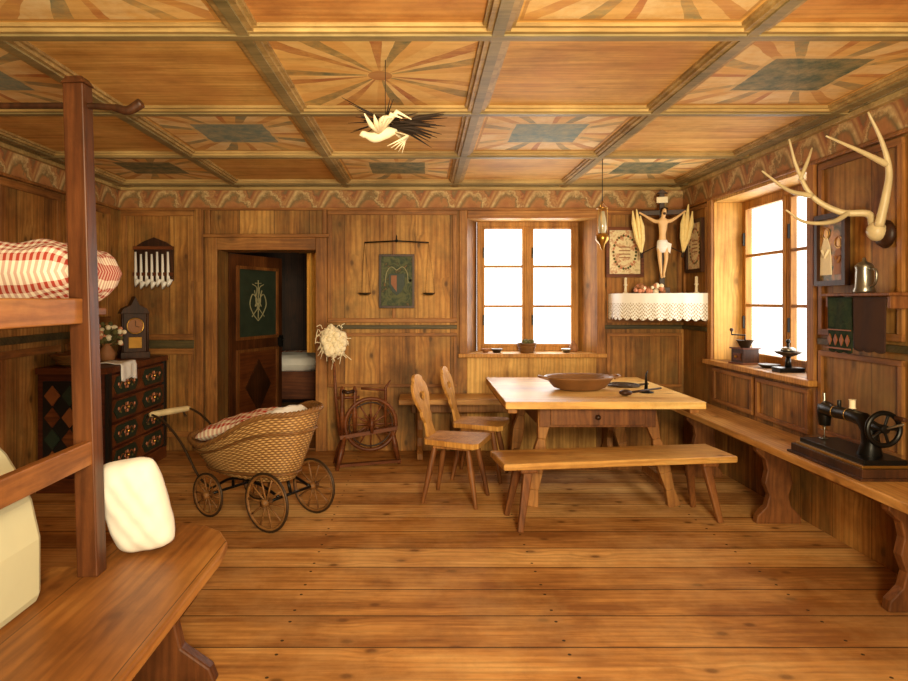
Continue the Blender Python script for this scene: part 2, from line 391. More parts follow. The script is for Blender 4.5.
frame_b(b,-.84,.30,1.13,2.12,.04); b.box(-.84,.30,YB-.022,YB,1.075,1.11,'line')
frame_b(b,-.84,.30,.56,1.04,.03); b.box(-.27,-.24,YB-.015,YB,1.17,2.08,'wallv')
frame_b(b,1.62,2.28,1.13,2.12,.04); b.box(1.60,2.29,YB-.022,YB,1.075,1.11,'line')
frame_b(b,1.62,2.28,.56,1.04,.03)
b.done(bevel=.004)
def frieze(name,kind):
    t=B(name)
    def bx(d,z0,z1,m):
        if kind=='b': t.box(XL,XR,YB-d,YB,z0,z1,m)
        elif kind=='r': t.box(XR-d,XR,YF,YB,z0,z1,m)
        else: t.box(XL,XL+d,YF,YB,z0,z1,m)
    bx(.012,2.14,2.30,'frieze'); bx(.045,2.295,2.325,'beam'); bx(.028,2.12,2.142,'wallh'); bx(.06,2.322,2.345,'beamc'); t.done(bevel=.004)
frieze('trim_frieze_back','b'); frieze('trim_frieze_right','r'); frieze('trim_frieze_left','l')
RY0,RY1,RZ0,RZ1=3.80,5.06,.86,2.10
b=B('wall_right')
b.box(XR,XR+WT,YF,RY0,0,ZC,'wall'); b.box(XR,XR+WT,RY1,YB,0,ZC,'wall')
b.box(XR,XR+WT,RY0,RY1,0,RZ0,'wall'); b.box(XR,XR+WT,RY0,RY1,RZ1,ZC,'lit_reveal')
b.box(XR,XR+WT,RY1-.004,RY1,RZ0,RZ1,'lit_reveal')
for y0,y1 in((.3,1.2),(1.25,2.15),(2.2,3.0),(3.05,3.7)):
    frame_s(b,XR,1,y0,y1,1.13,2.11,.035); frame_s(b,XR,1,y0,y1,.56,1.04,.03)
frame_s(b,XR,1,3.8,4.4,.53,.80,.03); frame_s(b,XR,1,4.45,5.05,.53,.80,.03); frame_s(b,XR,1,5.16,5.63,1.13,2.11,.03)
b.box(XR-.022,XR,YF,RY0-.1,1.075,1.11,'line'); b.box(XR-.022,XR,RY1+.09,YB,1.075,1.11,'line')
b.done(bevel=.004)
b=B('wall_left'); b.box(XL-.3,XL,YF,YB,0,ZC,'wall')
for i in range(7):
    y0=5.55-.75*(i+1); frame_s(b,XL,-1,y0,y0+.68,1.14,2.11,.05); frame_s(b,XL,-1,y0,y0+.68,.12,1.0,.05)
b.box(XL,XL+.022,YF,YB,1.04,1.09,'line'); b.done(bevel=.004)
b=B('wall_front'); b.box(XL-.3,XR+.3,YF-.2,YF,0,ZC,'wall'); b.done()
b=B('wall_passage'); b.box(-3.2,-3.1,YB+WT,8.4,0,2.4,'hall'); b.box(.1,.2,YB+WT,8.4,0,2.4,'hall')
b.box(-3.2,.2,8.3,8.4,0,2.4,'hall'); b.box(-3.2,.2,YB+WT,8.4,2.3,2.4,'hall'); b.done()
t=B('trim_door_casing')
t.box(DX0-.10,DX0,YB-.03,YB+.02,0,DZ+.11,'wallv'); t.box(DX1,DX1+.10,YB-.03,YB+.02,0,DZ+.11,'wallv')
t.box(DX0,DX1,YB-.03,YB+.02,DZ,DZ+.11,'wallh'); t.box(DX0-.12,DX1+.12,YB-.045,YB,DZ+.11,DZ+.14,'wallh')
t.box(DX0-.1,DX0-.06,YB-.04,YB,DZ+.14,2.12,'wallv'); t.box(DX1+.06,DX1+.1,YB-.04,YB,DZ+.14,2.12,'wallv')
t.box(DX0,DX1,YB+.01,YB+.29,0,.02,'wallh'); t.done(bevel=.005)
t=B('trim_window_casing')
t.box(NX0-.07,NX0,YB-.025,YB,NZ0-.03,NZ1+.07,'wallv'); t.box(NX1,NX1+.07,YB-.025,YB,NZ0-.03,NZ1+.07,'wallv')
t.box(NX0,NX1,YB-.025,YB,NZ1,NZ1+.07,'wallh'); t.done(bevel=.005)
t=B('window_sill'); t.box(NX0-.08,NX1+.08,YB-.06,YB-.0,NZ0-.035,NZ0,'frame'); t.done(bevel=.006)
t=B('trim_window_casing_side')
t.box(XR-.025,XR,RY0-.07,RY0,RZ0-.03,RZ1+.03,'wallv'); t.box(XR-.025,XR,RY1,RY1+.07,RZ0-.03,RZ1+.03,'wallv')
t.box(XR-.06,XR,RY0-.08,RY1+.08,RZ0-.035,RZ0,'frame'); t.done(bevel=.005)
def window(name,w,h,loc,rz):
    b=B(name); f=.045
    b.box(0,w,0,.06,0,f,'frame');b.box(0,w,0,.06,h-f,h,'frame');b.box(0,f,0,.06,f,h-f,'frame');b.box(w-f,w,0,.06,f,h-f,'frame')
    b.box(w/2-.03,w/2+.03,-.012,.05,f,h-f,'frame'); b.box(w/2-.012,w/2+.012,-.022,-.012,f,h-f,'frame')
    for k in range(2):
        x0=f if k==0 else w/2+.03; x1=w/2-.03 if k==0 else w-f
        s=.022
        b.box(x0,x0+s,-.005,.04,f,h-f,'frame');b.box(x1-s,x1,-.005,.04,f,h-f,'frame')
        b.box(x0+s,x1-s,-.005,.04,f,f+s,'frame');b.box(x0+s,x1-s,-.005,.04,h-f-s,h-f,'frame')
        for j in (1,2):
            z=f+(h-2*f)*j/3; b.box(x0+s,x1-s,0,.03,z-.011,z+.011,'frame')
        b.box(x0+.004,x0+.016,-.02,-.005,h*.2,h*.28,'iron');b.box(x0+.004,x0+.016,-.02,-.005,h*.72,h*.8,'iron')
    return b.done(loc,rz,bevel=.003)
window('window_1',OX1-OX0,NZ1-NZ0,(OX0,YB+.24,NZ0),0)
window('window_2',RY1-RY0,RZ1-RZ0,(XR+.22,RY1,RZ0),-PI/2)
# door leaf
b=B('door_1'); W,H=.84,1.74
b.box(0,W,0,.04,0,H,'post')
for z0,z1,mt in((.12,.80,'red'),(.95,1.60,'green')):
    b.box(.12,W-.12,-.008,0,z0,z1,mt)
    b.box(.10,W-.10,-.022,0,z1,z1+.03,'bleg');b.box(.10,W-.10,-.022,0,z0-.03,z0,'bleg')
    b.box(.09,.12,-.022,0,z0-.03,z1+.03,'bleg');b.box(W-.12,W-.09,-.022,0,z0-.03,z1+.03,'bleg')
cx_,y_=W/2,-.010
M['mono']=plain('faded_monogram',C(150,144,108),.8)
for sg in(-1,1):
    b.tube(cat([(cx_,y_,1.10),(cx_+sg*.07,y_,1.16),(cx_+sg*.13,y_,1.26),(cx_+sg*.09,y_,1.36),(cx_+sg*.02,y_,1.31),(cx_+sg*.05,y_,1.24)],5),.006,'mono',5)
    b.tube(cat([(cx_,y_,1.20),(cx_+sg*.04,y_,1.30),(cx_+sg*.02,y_,1.42),(cx_+sg*.09,y_,1.46)],5),.005,'mono',5)
    b.tube(cat([(cx_-sg*.10,y_,1.14),(cx_,y_,1.24),(cx_+sg*.06,y_,1.40)],5),.005,'mono',5)
b.tube([(cx_,y_,1.12),(cx_,y_,1.50)],.006,'mono',5); b.tube([(cx_-.05,y_,1.47),(cx_+.05,y_,1.47)],.005,'mono',5)
b.prism([(W/2,.20),(W/2+.2,.46),(W/2,.72),(W/2-.2,.46)],'xz',-.02,-.008,'dark')
b.box(W-.08,W-.05,-.05,-.0,.82,.94,'iron'); b.tube([(W-.065,-.03,.9),(W-.065,-.07,.9),(W-.15,-.07,.9)],.008,'iron')
b.done((DX0+.012,YB+.30,.025),math.radians(68),bevel=.004)
b=B('bed'); b.box(-1.98,-1.1,6.95,8.2,.25,.55,'red'); b.box(-1.08,-1.02,6.9,8.25,0,.75,'dark'); b.pillow((-1.5,7.35,.62),.40,.36,.10,'white'); b.pillow((-1.5,7.85,.6),.40,.3,.10,'ging2')
for x,y in((-1.98,6.98),(-1.16,6.98),(-1.98,8.1)): b.box(x,x+.06,y,y+.06,0,.3,'dark')
b.done(bevel=.01)
b=B('door_curtain'); b.grid(lambda u,v:(-1.17+.16*u,6.45+.015*math.sin(u*18),.80+1.0*v),30,2,'curt'); b.tube([(-1.25,6.45,1.81),(-.98,6.45,1.81)],.01,'brass'); b.tube([(-1.1,6.45,1.81),(-1.1,6.45,2.3)],.005,'iron'); b.done()

# ---------------------------------------------------------------- wall benches
def carved(b,c0,c1,z,th,plane,d,mat):
    cx=(c0+c1)/2;w=(c1-c0)/2
    pr=[(1,0),(.95,.10),(.55,.22),(.42,.36),(.62,.52),(.5,.68),(.6,.82),(1,.93),(1,1)]
    poly=[(cx+w*a,z*t) for a,t in pr]+[(cx-w*a,z*t) for a,t in reversed(pr)]
    b.prism(poly,plane,d,d+th,mat)
b=B('corner_bench')
BZ=.51
b.box(-.20,XR-.01,5.26,YB-.03,BZ-.045,BZ,'pine'); b.box(1.95,XR-.03,.55,5.26,BZ-.045,BZ,'piney')
for x in (-.05,.75,1.55): carved(b,5.32,5.58,BZ-.045,.05,'yz',x,'pinez')
for y in (.7,1.75,2.72,3.80,4.8): carved(b,1.98,2.25,BZ-.045,.05,'xz',y,'bleg')
b.box(-.1,1.93,5.5,5.53,.36,.465,'pinez'); b.box(2.17,2.20,.6,5.4,.36,.465,'bleg')
b.done(bevel=.006)
# ---------------------------------------------------------------- table
b=B('dining_table'); TZ=.70
b.box(.51,1.75,3.95,5.22,TZ-.045,TZ,'tabl')
b.box(.75,1.50,4.12,5.05,TZ-.19,TZ-.045,'bleg'); b.box(.82,1.43,4.105,4.12,TZ-.175,TZ-.065,'bleg'); b.ball((1.12,4.09,TZ-.12),.018,'dark')
for x in (.53,1.67): b.box(x,x+.06,4.0,5.17,TZ-.08,TZ-.045,'pinez')
def tleg(b,top,bot,m):
    top=Vector(top);bot=Vector(bot);ws=[.10,.085,.05,.09,.075,.055,.085];n=len(ws)
    for i in range(n-1):
        b.obox(top.lerp(bot,i/(n-1)),top.lerp(bot,(i+1)/(n-1)),ws[i],.055,m,(0,1,0),ws[i+1],.055)
for y,yb in((4.16,4.14),(5.0,5.05)):
    tleg(b,(.80,y,TZ-.05),(.70,yb,0),'pinez'); tleg(b,(1.45,y,TZ-.05),(1.62,yb,0),'pinez')
b.obox((.73,4.14,.14),(.73,5.05,.14),.05,.06,'pinez',(0,0,1)); b.obox((1.59,4.14,.14),(1.59,5.05,.14),.05,.06,'pinez',(0,0,1))
b.obox((.74,4.6,.14),(1.58,4.6,.14),.05,.05,'pinez',(0,0,1))
b.done(bevel=.005)
# ---------------------------------------------------------------- free bench
b=B('wooden_bench'); L=.715
b.box(-L,L,-.17,.17,.36,.40,'pine')
for sx in(-1,1):
    b.box(sx*.56-.05,sx*.56+.05,-.15,.15,.335,.361,'bleg')
    for sy in(-1,1):
        b.obox((sx*.55,sy*.09,.355),(sx*.615,sy*.15,0),.055,.042,'bleg',(0,1,0),.034,.03)
b.done((1.145,3.885,0),math.radians(7.5),bevel=.008)
# ---------------------------------------------------------------- chairs
def chair(loc,rz):
    b=B('dining_chair'); Z=.42
    b.prism([(-.17,-.15),(.17,-.20),(.20,-.16),(.20,.16),(.17,.20),(-.17,.15),(-.19,.10),(-.19,-.10)],'xy',Z-.035,Z,'chair')
    b.box(-.12,.13,-.13,-.08,Z-.06,Z-.035,'pinez'); b.box(-.12,.13,.08,.13,Z-.06,Z-.035,'pinez')
    for sx,sy in((-1,-1),(-1,1),(1,-1),(1,1)):
        t=Vector((sx*.11,sy*.105,Z-.04)); f=Vector((sx*.18,sy*.155,0))
        pts=[t.lerp(f,k) for k in(0,.15,.45,.8,1)]
        b.tube(pts,[.014,.020,.022,.016,.013],'bleg',8)
    q=.84
    prof=[(0,.075),(.05,.06),(.10,.055),(.15,.085),(.19,.075),(.25,.115),(.31,.135),(.36,.135),(.40,.115),(.43,.08),(.455,.075),(.475,.04),(.48,0)]
    hole=[(.27,0),(.285,.03),(.31,.048),(.335,.042),(.345,.02),(.33,0)]
    prof=[(z*q,w) for z,w in prof]; hole=[(z*q,w) for z,w in hole]
    lean=.28
    for sg in(-1,1):
        outer=[(z,w*sg) for z,w in prof]; inner=[(z,w*sg) for z,w in reversed(hole)]
        poly=[(0,0)]+outer+inner
        n=len(poly); vs=[]
        for d in(0,.022):
            for z,y in poly: vs.append((-.165-d-z*lean,y,Z+z))
        fs=[tuple(range(n)),tuple(range(2*n-1,n-1,-1))]+[(i,i+n,(i+1)%n+n,(i+1)%n) for i in range(n)]
        b.add(vs,fs,'chair')
    return b.done(loc,rz,bevel=.003)
chair((.22,4.27,0),math.radians(-20)); chair((.43,4.83,0),math.radians(-16))

# ---------------------------------------------------------------- pram
b=B('wicker_baby_carriage')
def sst(e0,e1,x):
    t=min(1,max(0,(x-e0)/(e1-e0))); return t*t*(3-2*t)
cx=-.09; zb=.25; NU,NV=192,56
def rimz(x): return .455+.235*sst(-.30,.36,x)
def basket(u,v,off=0,weave=True):
    a=2*PI*u; ca,sa=math.cos(a),math.sin(a)
    se=lambda q:math.copysign(abs(q)**.85,q)
    al=.31+.14*v**.7; bl=.13+.10*v**.7
    if weave: off+=.006*math.cos(u*NU*PI/2)*(1 if int(v*NV/2)%2 else -1)*abs(math.sin(v*NV*PI/2))
    x=(al+off)*se(ca); y=(bl+off)*se(sa)
    x+=.05*v*ca
    z=zb+v*(rimz(x)-.03*max(0,-sa)*v-zb)
    return (cx+x,y,z)
t=NT('wicker'); uu,vv,_=t.sep(t.uv()); rw=t.m('MULTIPLY',vv,NV/2); fr=t.m('FRACT',rw); par=t.m('MULTIPLY',t.m('FLOOR',rw),PI)
s1=t.m('COSINE',t.m('ADD',t.m('MULTIPLY',uu,NU*PI/2),par)); s2=t.m('SINE',t.m('MULTIPLY',fr,PI))
f=t.m('ADD',t.m('MULTIPLY',s1,.22),t.m('MULTIPLY',s2,.6)); o_=t.obj(); f=t.m('ADD',f,t.m('MULTIPLY',t.noise(o_,14,4),.25))
t.bump(f,.6,.006)
M['wick']=t.fin(t.ramp(f,[(.0,C(60,36,17)),(.35,C(126,86,44)),(.65,C(174,130,76)),(.95,C(214,172,112))]),.55)
b.grid(lambda u,v:basket(u,v),NU,NV,'wick',True)
b.grid(lambda u,v:basket(u,v,-.015,False),48,6,'wickd',True)
b.add([basket(i/40,0,0,False) for i in range(40)],[tuple(range(40))],'wickd')
for k in range(3):
    pts=[]
    for i in range(120):
        p=Vector(basket(i/120,1,0,False)); ph=i/120*2*PI*24+k*2*PI/3
        p+=Vector((0,.0,.010*math.sin(ph)))+Vector((p.x-cx,p.y,0)).normalized()*.010*math.cos(ph); pts.append(p)
    b.tube(pts,.009,'wick',6,True)
for vv_ in(.12,.72):
    pts=[basket(i/64,vv_,.010,False) for i in range(64)]; b.tube(pts,.008,'wickd',6,True)
b.pillow((-.20,-.01,.545),.29,.165,.05,'ging2',Matrix.Rotation(math.radians(-15),3,'Y')@Matrix.Rotation(math.radians(10),3,'X'))
b.pillow((.13,.02,.62),.12,.14,.045,'white',Matrix.Rotation(math.radians(-22),3,'Y'))
def wheel(c,R):
    b.ring(c,R-.008,.008,(0,1,0),'ironr',40,6); b.ring(c,R-.02,.009,(0,1,0),'wickd',40,6)
    c=Vector(c); b.tube([c-Vector((0,.03,0)),c+Vector((0,.03,0))],.022,'wickd',10)
    for k in range(10):
        a=2*PI*k/10; b.tube([c,c+Vector((math.cos(a),0,math.sin(a)))*(R-.015)],.006,'wickd',5)
for sy in(-1,1):
    wheel((.23,sy*.2,.172),.172); wheel((-.27,sy*.2,.136),.136)
    b.tube(cat([(-.30,sy*.13,.16),(-.15,sy*.13,.235),(0,sy*.13,.25),(.12,sy*.13,.235),(.26,sy*.13,.19)]),.009,'iron',6)
    b.tube(cat([(-.30,sy*.15,.16),(-.42,sy*.15,.22),(-.58,sy*.15,.40),(-.75,sy*.15,.52),(-.90,sy*.15,.56),(-.95,sy*.15,.53),(-.93,sy*.15,.50)]),.008,'ironr',6)
b.tube([(.23,-.2,.172),(.23,.2,.172)],.009,'iron'); b.tube([(-.27,-.2,.136),(-.27,.2,.136)],.009,'iron')
b.tube([(.23,0,.172),(.20,0,.26)],.01,'iron'); b.tube([(-.27,0,.136),(-.27,0,.26)],.01,'iron')
b.tube([(-.90,-.16,.56),(-.90,-.14,.56),(-.90,0,.56),(-.90,.14,.56),(-.90,.16,.56)],[.012,.02,.023,.02,.012],'bone',10)
b.done((-.985,3.95,0),math.radians(-32))

# ---------------------------------------------------------------- spinning wheel
b=B('spinning_wheel')
b.obox((-.22,0,.24),(.24,0,.30),.10,.03,'red',(0,0,1))
for p,q in(((-.18,.03,.25),(-.25,.12,0)),((-.18,-.03,.25),(-.25,-.12,0)),((.2,0,.29),(.26,0,0))): b.tube([p,Vector(p).lerp(Vector(q),.5),q],[.018,.024,.014],'red',8)
b.obox((-.26,-.08,.03),(.27,-.02,.03),.05,.02,'red',(0,0,1))
wc=Vector((.03,0,.33))
b.ring(wc,.205,.016,(0,1,0),'red',40,8); b.ring(wc,.175,.008,(0,1,0),'dark',40,6)
b.tube([wc-Vector((0,.06,0)),wc+Vector((0,.06,0))],.026,'red',10)
for k in range(12):
    a=2*PI*k/12; d=Vector((math.cos(a),0,math.sin(a))); b.tube([wc+d*.02,wc+d*.07,wc+d*.11,wc+d*.19],[.006,.011,.007,.007],'red',6)
for sy in(-1,1): b.tube([(.03,sy*.065,.27),(.03,sy*.065,.34),(.03,sy*.065,.40)],[.013,.018,.01],'red',8)
for x in(-.20,-.10): b.tube([(x,0,.25),(x,0,.42),(x,0,.50),(x,0,.60),(x,0,.64)],[.014,.022,.012,.02,.008],'red',8)
b.tube([(-.24,0,.55),(-.06,0,.55)],.012,'red'); b.tube([(-.2,.0,.60),(-.16,-.06,.60),(-.1,0,.60)],.016,'dark')
b.tube([(-.22,0,.26),(-.25,0,.55),(-.27,0,.95)],[.013,.013,.009],'red',8)
b.tube([(.15,0,.29),(.15,0,.62),(.19,0,.68)],[.013,.012,.006],'red'); b.tube([(-.05,.0,.62),(.16,0,.60)],.01,'red')
random.seed(3)
def fluff(b,c,r,n,mat):
    c=Vector(c)
    b.ball(c,(r*.75,r*.6,r*.95),mat)
    for _ in range(n):
        d=Vector((random.gauss(0,1),random.gauss(0,1),random.gauss(0,1))).normalized()
        p=c+Vector((d.x*r*.7,d.y*r*.6,d.z*r*.95)); s=r*random.uniform(.15,.32); b.ball(p,(s,s,s*random.uniform(.8,1.4)),mat,5,8)
fluff(b,(-.27,0,1.0),.12,60,'wool')
for _ in range(50):
    a=random.uniform(0,2*PI); p=Vector((-.27+.09*math.cos(a),.07*math.sin(a),1.0+random.uniform(-.12,.12)))
    b.tube(cat([p,p+Vector((random.uniform(-.04,.04),random.uniform(-.03,.03),random.uniform(-.02,.05))),p+Vector((random.uniform(-.06,.06),0,random.uniform(-.12,.04)))],3),.0035,'wool',4)
b.done((-.45,5.15,0),math.radians(12))

# ---------------------------------------------------------------- painted chest
b=B('painted_chest_of_drawers'); x0,x1,y0,y1,zt=-2.66,-2.2,4.42,5.42,.86
b.box(x0,x1,y0,y1,.06,zt-.04,'chestred'); b.box(x0-.0,x1+.03,y0-.03,y1+.03,zt-.04,zt,'red')
b.box(x0,x1+.02,y0-.02,y1+.02,0,.10,'red')
for k in range(4):
    z0=.12+k*.175
    b.box(x1,x1+.022,y0+.04,y1-.04,z0,z0+.155,'red')
    for yc in(y0+.27,y1-.27):
        b.prism([(yc-.19,z0+.0775),(yc-.14,z0+.015),(yc+.14,z0+.015),(yc+.19,z0+.0775),(yc+.14,z0+.14),(yc-.14,z0+.14)],'yz',x1+.02,x1+.030,'chestgrn')
        for q in range(6):
            a=2*PI*q/6; b.ball((x1+.031,yc+.028*math.cos(a),z0+.0775+.028*math.sin(a)),(.005,.014,.014),'flower' if q%2 else 'chestorn',5,8)
        for sg in(-1,1):
            b.tube(cat([(x1+.032,yc+sg*.03,z0+.078),(x1+.032,yc+sg*.07,z0+.10),(x1+.032,yc+sg*.12,z0+.06)],4),.004,'chestorn',5)
            b.ball((x1+.031,yc+sg*.09,z0+.055),(.004,.016,.009),'leaf',5,8); b.ball((x1+.031,yc+sg*.125,z0+.085),(.004,.013,.013),'flower',5,8)
        b.ball((x1+.042,yc,z0+.0775),.013,'brass',6,8)
b.box(x1+.005,x1+.03,y0,y0+.045,.1,zt-.04,'chestblk'); b.box(x1+.005,x1+.03,y1-.045,y1,.1,zt-.04,'chestblk')
b.box(x0+.04,x1-.04,y0-.012,y0,.14,zt-.09,'chestblk')
for i in range(3):
    for j in range(4):
        xx=x0+.11+i*.12; zz=.22+j*.15
        b.prism([(xx-.055,zz),(xx,zz-.07),(xx+.055,zz),(xx,zz+.07)],'xz',y0-.022,y0-.012,['chestorn','chestgrn','red'][(i+j)%3])
b.done(bevel=.003)
b=B('shelf_clock'); b.box(-.11,.11,-.08,.08,0,.05,'dark'); b.box(-.085,.085,-.06,.06,.05,.36,'dark')
b.prism([(-.11,.36),(.11,.36),(.09,.40),(.03,.43),(0,.50),(-.03,.43),(-.09,.40)],'xz',-.07,.07,'dark')
b.lathe([(.001,0),(.06,0),(.06,.008),(.001,.008)],(0,-.062,.26),'clay',24,axis=(0,-1,0)); b.ring((0,-.068,.26),.062,.006,(0,1,0),'brass')
b.tube([(0,-.075,.26),(.0,-.075,.305)],.003,'iron',4); b.tube([(0,-.075,.26),(.03,-.075,.25)],.003,'iron',4)
b.box(-.05,.05,-.066,-.06,.08,.17,'brass')
for sx in(-1,1): b.tube([(sx*.095,-.06,.05),(sx*.095,-.06,.36)],.01,'dark')
b.done((-2.36,5.22,zt),math.radians(35),bevel=.003)
b=B('dried_flower_bouquet'); b.lathe([(.03,0),(.055,.02),(.06,.07),(.03,.12),(.038,.14)],(0,0,0),'clay')
random.seed(11)
for _ in range(60):
    a=random.uniform(0,2*PI); r=random.uniform(.02,.15); z=random.uniform(.18,.30)-r*.3
    p=(r*math.cos(a),r*math.sin(a),z); b.tube([(0,0,.12),p],.003,'leaf',4)
    b.ball(p,random.uniform(.014,.026),random.choice(['flower','cream','leaf','leaf','wool']),5,7)
b.done((-2.40,4.86,zt))
b=B('wicker_bowl')
b.lathe([(.07,0),(.10,.02),(.15,.08),(.155,.085),(.145,.085),(.095,.03),(.001,.025)],(0,0,0),'wickd',24)
for k in range(5): b.ring((0,0,.02+.015*k),.098+.0125*k,.006,(0,0,1),'wickd',28)
b.done((-2.50,4.58,zt))
b=B('folded_cloth')
def fc(u,v):
    x=-.10+.26*u; y=-.12+.24*v+.01*math.sin(6*u)
    if x<.065: return (x,y,.010+.005*math.sin(9*u+3*v))
    return (.068+.004*math.sin(14*v),y,.012-(x-.065)*1.3-.01*math.sin(8*v))
b.grid(fc,16,14,'white'); o=b.done((-2.235,4.72,zt)); md=o.modifiers.new('s','SOLIDIFY'); md.thickness=.005; md.offset=1
b=B('clay_pipe_rack'); b.box(-.17,.17,-.02,0,.06,.36,'dark'); b.box(-.17,.17,-.06,-.02,.10,.13,'red'); b.box(-.17,.17,-.05,-.02,.33,.36,'red')
b.prism([(-.16,.36),(.16,.36),(.1,.40),(0,.44),(-.1,.40)],'xz',-.02,0,'dark')
for i in range(7):
    x=-.15+i*.047; dz=.02*(i%2)
    b.tube([(x,-.045,.31-dz),(x+.004,-.05,.2),(x+.006,-.05,.08-dz),(x+.016,-.058,.02-dz),(x+.03,-.06,.07-dz)],[.009,.011,.014,.020,.022],'white',8)
b.done((-2.36,YB-.018,1.44))
b=B('wall_cupboard_door'); b.box(-.155,.155,-.03,0,0,.47,'plq'); frame_b(b,-.155,.155,0,.47,.02,.012,-.03,'dark','dark'); b.ball((.12,-.045,.24),.012,'iron',6,8)
b.prism([(-.07,.30),(-.07,.20),(-.04,.14),(0,.11),(.04,.14),(.07,.20),(.07,.30)],'xz',-.034,-.03,'chestgrn'); b.prism([(-.05,.285),(0,.285),(0,.14),(-.05,.21)],'xz',-.036,-.034,'chestorn')
for sg in(-1,1): b.tube(cat([(0,-.032,.33),(sg*.05,-.032,.36),(sg*.09,-.032,.31),(sg*.10,-.032,.22)],4),.004,'mono',5)
b.done((-.23,YB-.019,1.26),0,bevel=.002)
b=B('balance_scale'); b.tube([(-.28,0,.50),(0,0,.515),(.28,0,.50)],.006,'iron'); b.tube([(0,0,.515),(0,0,.56),(0,.05,.56)],.005,'iron'); b.ball((0,0,.515),.014,'iron',6,8)
for sx in(-1,1):
    for k in range(3):
        a=2*PI*k/3; b.tube([(sx*.28,0,.50),(sx*.28+.055*math.cos(a),.055*math.sin(a),.06)],.0012,'iron',4)
    b.lathe([(.001,.04),(.04,.045),(.06,.062),(.062,.062),(.04,.05),(.001,.045)],(sx*.28,0,0),'iron',18)
b.done((-.23,YB-.075,1.33))

# ---------------------------------------------------------------- pictures
def picture(name,w,h,art,fm,loc,rz,extra=None):
    b=B(name); f=.028
    b.box(-w/2,w/2,-.03,0,0,f,fm);b.box(-w/2,w/2,-.03,0,h-f,h,fm);b.box(-w/2,-w/2+f,-.03,0,f,h-f,fm);b.box(w/2-f,w/2,-.03,0,f,h-f,fm)
    b.box(-w/2+f,w/2-f,-.012,0,f,h-f,art)
    if extra: extra(b,w,h)
    return b.done(loc,rz,bevel=.003)
def wreath(b,w,h):
    random.seed(5)
    for k in range(30):
        a=2*PI*k/30; b.ball((w*.3*math.cos(a),-.014,h/2+h*.33*math.sin(a)),(.011,.003,.011),random.choice(['flower','leaf','leaf','clay']),5,7)
    for k in range(4): b.box(-.05,.05,-.014,-.012,h*(.38+.07*k),h*(.40+.07*k),'clay')
def saint(b,w,h):
    for x,s,m in((-.05,1,'cream'),(.06,.8,'clay')):
        b.prism([(x-.05*s,.06),(x+.05*s,.06),(x+.045*s,.16*s),(x+.035*s,.22*s),(x+.012*s,.27*s),(x-.012*s,.27*s),(x-.035*s,.22*s),(x-.045*s,.16*s)],'xz',-.016,-.012,m)
        b.ball((x,-.014,.29*s),(.02,.004,.024),'skin',6,10); b.ring((x,-.014,.295*s),.032,.003,(0,1,0),'brass',18,4)
        b.tube([(x-.03*s,-.018,.20*s),(x,-.02,.16*s),(x+.03*s,-.018,.20*s)],.008,m,6)
picture('framed_print',.33,.44,'art1','red',(1.77,YB-.02,1.53),0,wreath)
picture('framed_print',.32,.44,'art1','dark',(XR-.02,5.34,1.56),-PI/2,wreath)
picture('saint_picture',.27,.40,'art2','dark',(XR-.02,3.55,1.41),-PI/2,saint)

# ---------------------------------------------------------------- corner altar shelf + crucifix
b=B('corner_altar_shelf')
SZ=1.38
front=[(1.64,5.62),(1.66,5.42),(1.72,5.32),(1.86,5.22),(2.05,5.16),(2.20,5.13),(2.285,5.12)]
b.prism(front+[(2.285,5.63),(1.64,5.63)],'xy',SZ-.03,SZ,'dark')
fp=cat([(x,y,0) for x,y in front],8)
cum=[0]
for i in range(1,len(fp)): cum.append(cum[-1]+(fp[i]-fp[i-1]).length)
def along(u):
    d=u*cum[-1]
    for i in range(1,len(fp)):
        if cum[i]>=d: return fp[i-1].lerp(fp[i],(d-cum[i-1])/max(1e-6,cum[i]-cum[i-1])),(fp[i]-fp[i-1]).normalized()
    return fp[-1],(fp[-1]-fp[-2]).normalized()
def skirt(u,v):
    p,t=along(u); nrm=Vector((t.y,-t.x,0))
    dz=.20+.022*abs(math.sin(u*PI*14)); w=.010+(1-v)*.0035*(1+math.sin(u*2*PI*9))
    q=p+nrm*(-w if nrm.y>0 else w); return (min(q.x,2.28),q.y,SZ+.004-dz*(1-v))
b.grid(skirt,220,8,'lace')
b.prism([(x,y-.012) for x,y in front]+[(2.285,5.63),(1.64,5.63)],'xy',SZ+.001,SZ+.006,'white')
random.seed(9)
for _ in range(26):
    b.ball((1.90+random.uniform(-.15,.09),5.27+random.uniform(-.01,.05),SZ+.02+random.uniform(0,.05)),random.uniform(.014,.026),random.choice(['flower','leaf','clay','cream']),5,7)
for x,y in((1.74,5.5),(2.23,5.22)): b.lathe([(.028,.006),(.012,.02),(.01,.07),(.02,.08),(.012,.085),(.012,.14),(.001,.145)],(x,y,SZ),'cream',12)
b.done(normals=False)
b=B('crucifix')
b.box(-.02,.02,0,.03,0,.86,'dark'); b.box(-.19,.19,0,.028,.66,.70,'dark'); b.box(-.06,.06,-.04,.06,0,.05,'dark'); b.box(-.045,.045,-.012,0,.76,.81,'cream')
b.prism([(-.045,.84),(.045,.84),(0,.875)],'xz',-.01,.03,'dark')
for sx in(-1,1):
    for k in range(3):
        a=(k-1)*.020; base=Vector((sx*.165,.0,.34)); tip=Vector((sx*(.205)+a*1.5,-.008*(k%3),.74-.06*abs(k-(1 if sx>0 else .6))))
        b.tube([base,base.lerp(tip,.35)+Vector((a*.6,-.008,0)),base.lerp(tip,.7)+Vector((a*.6,-.01,0)),tip],[.008,.020,.020,.005],'corn',7)
    b.tube([(sx*.16,.01,.30),(sx*.167,.0,.36)],.012,'straw',6)
    b.tube([(0,.02,.42),(sx*.16,.01,.34)],.005,'straw',5)
cr=b.done((2.01,5.38,SZ+.006),math.radians(-16),bevel=.002)
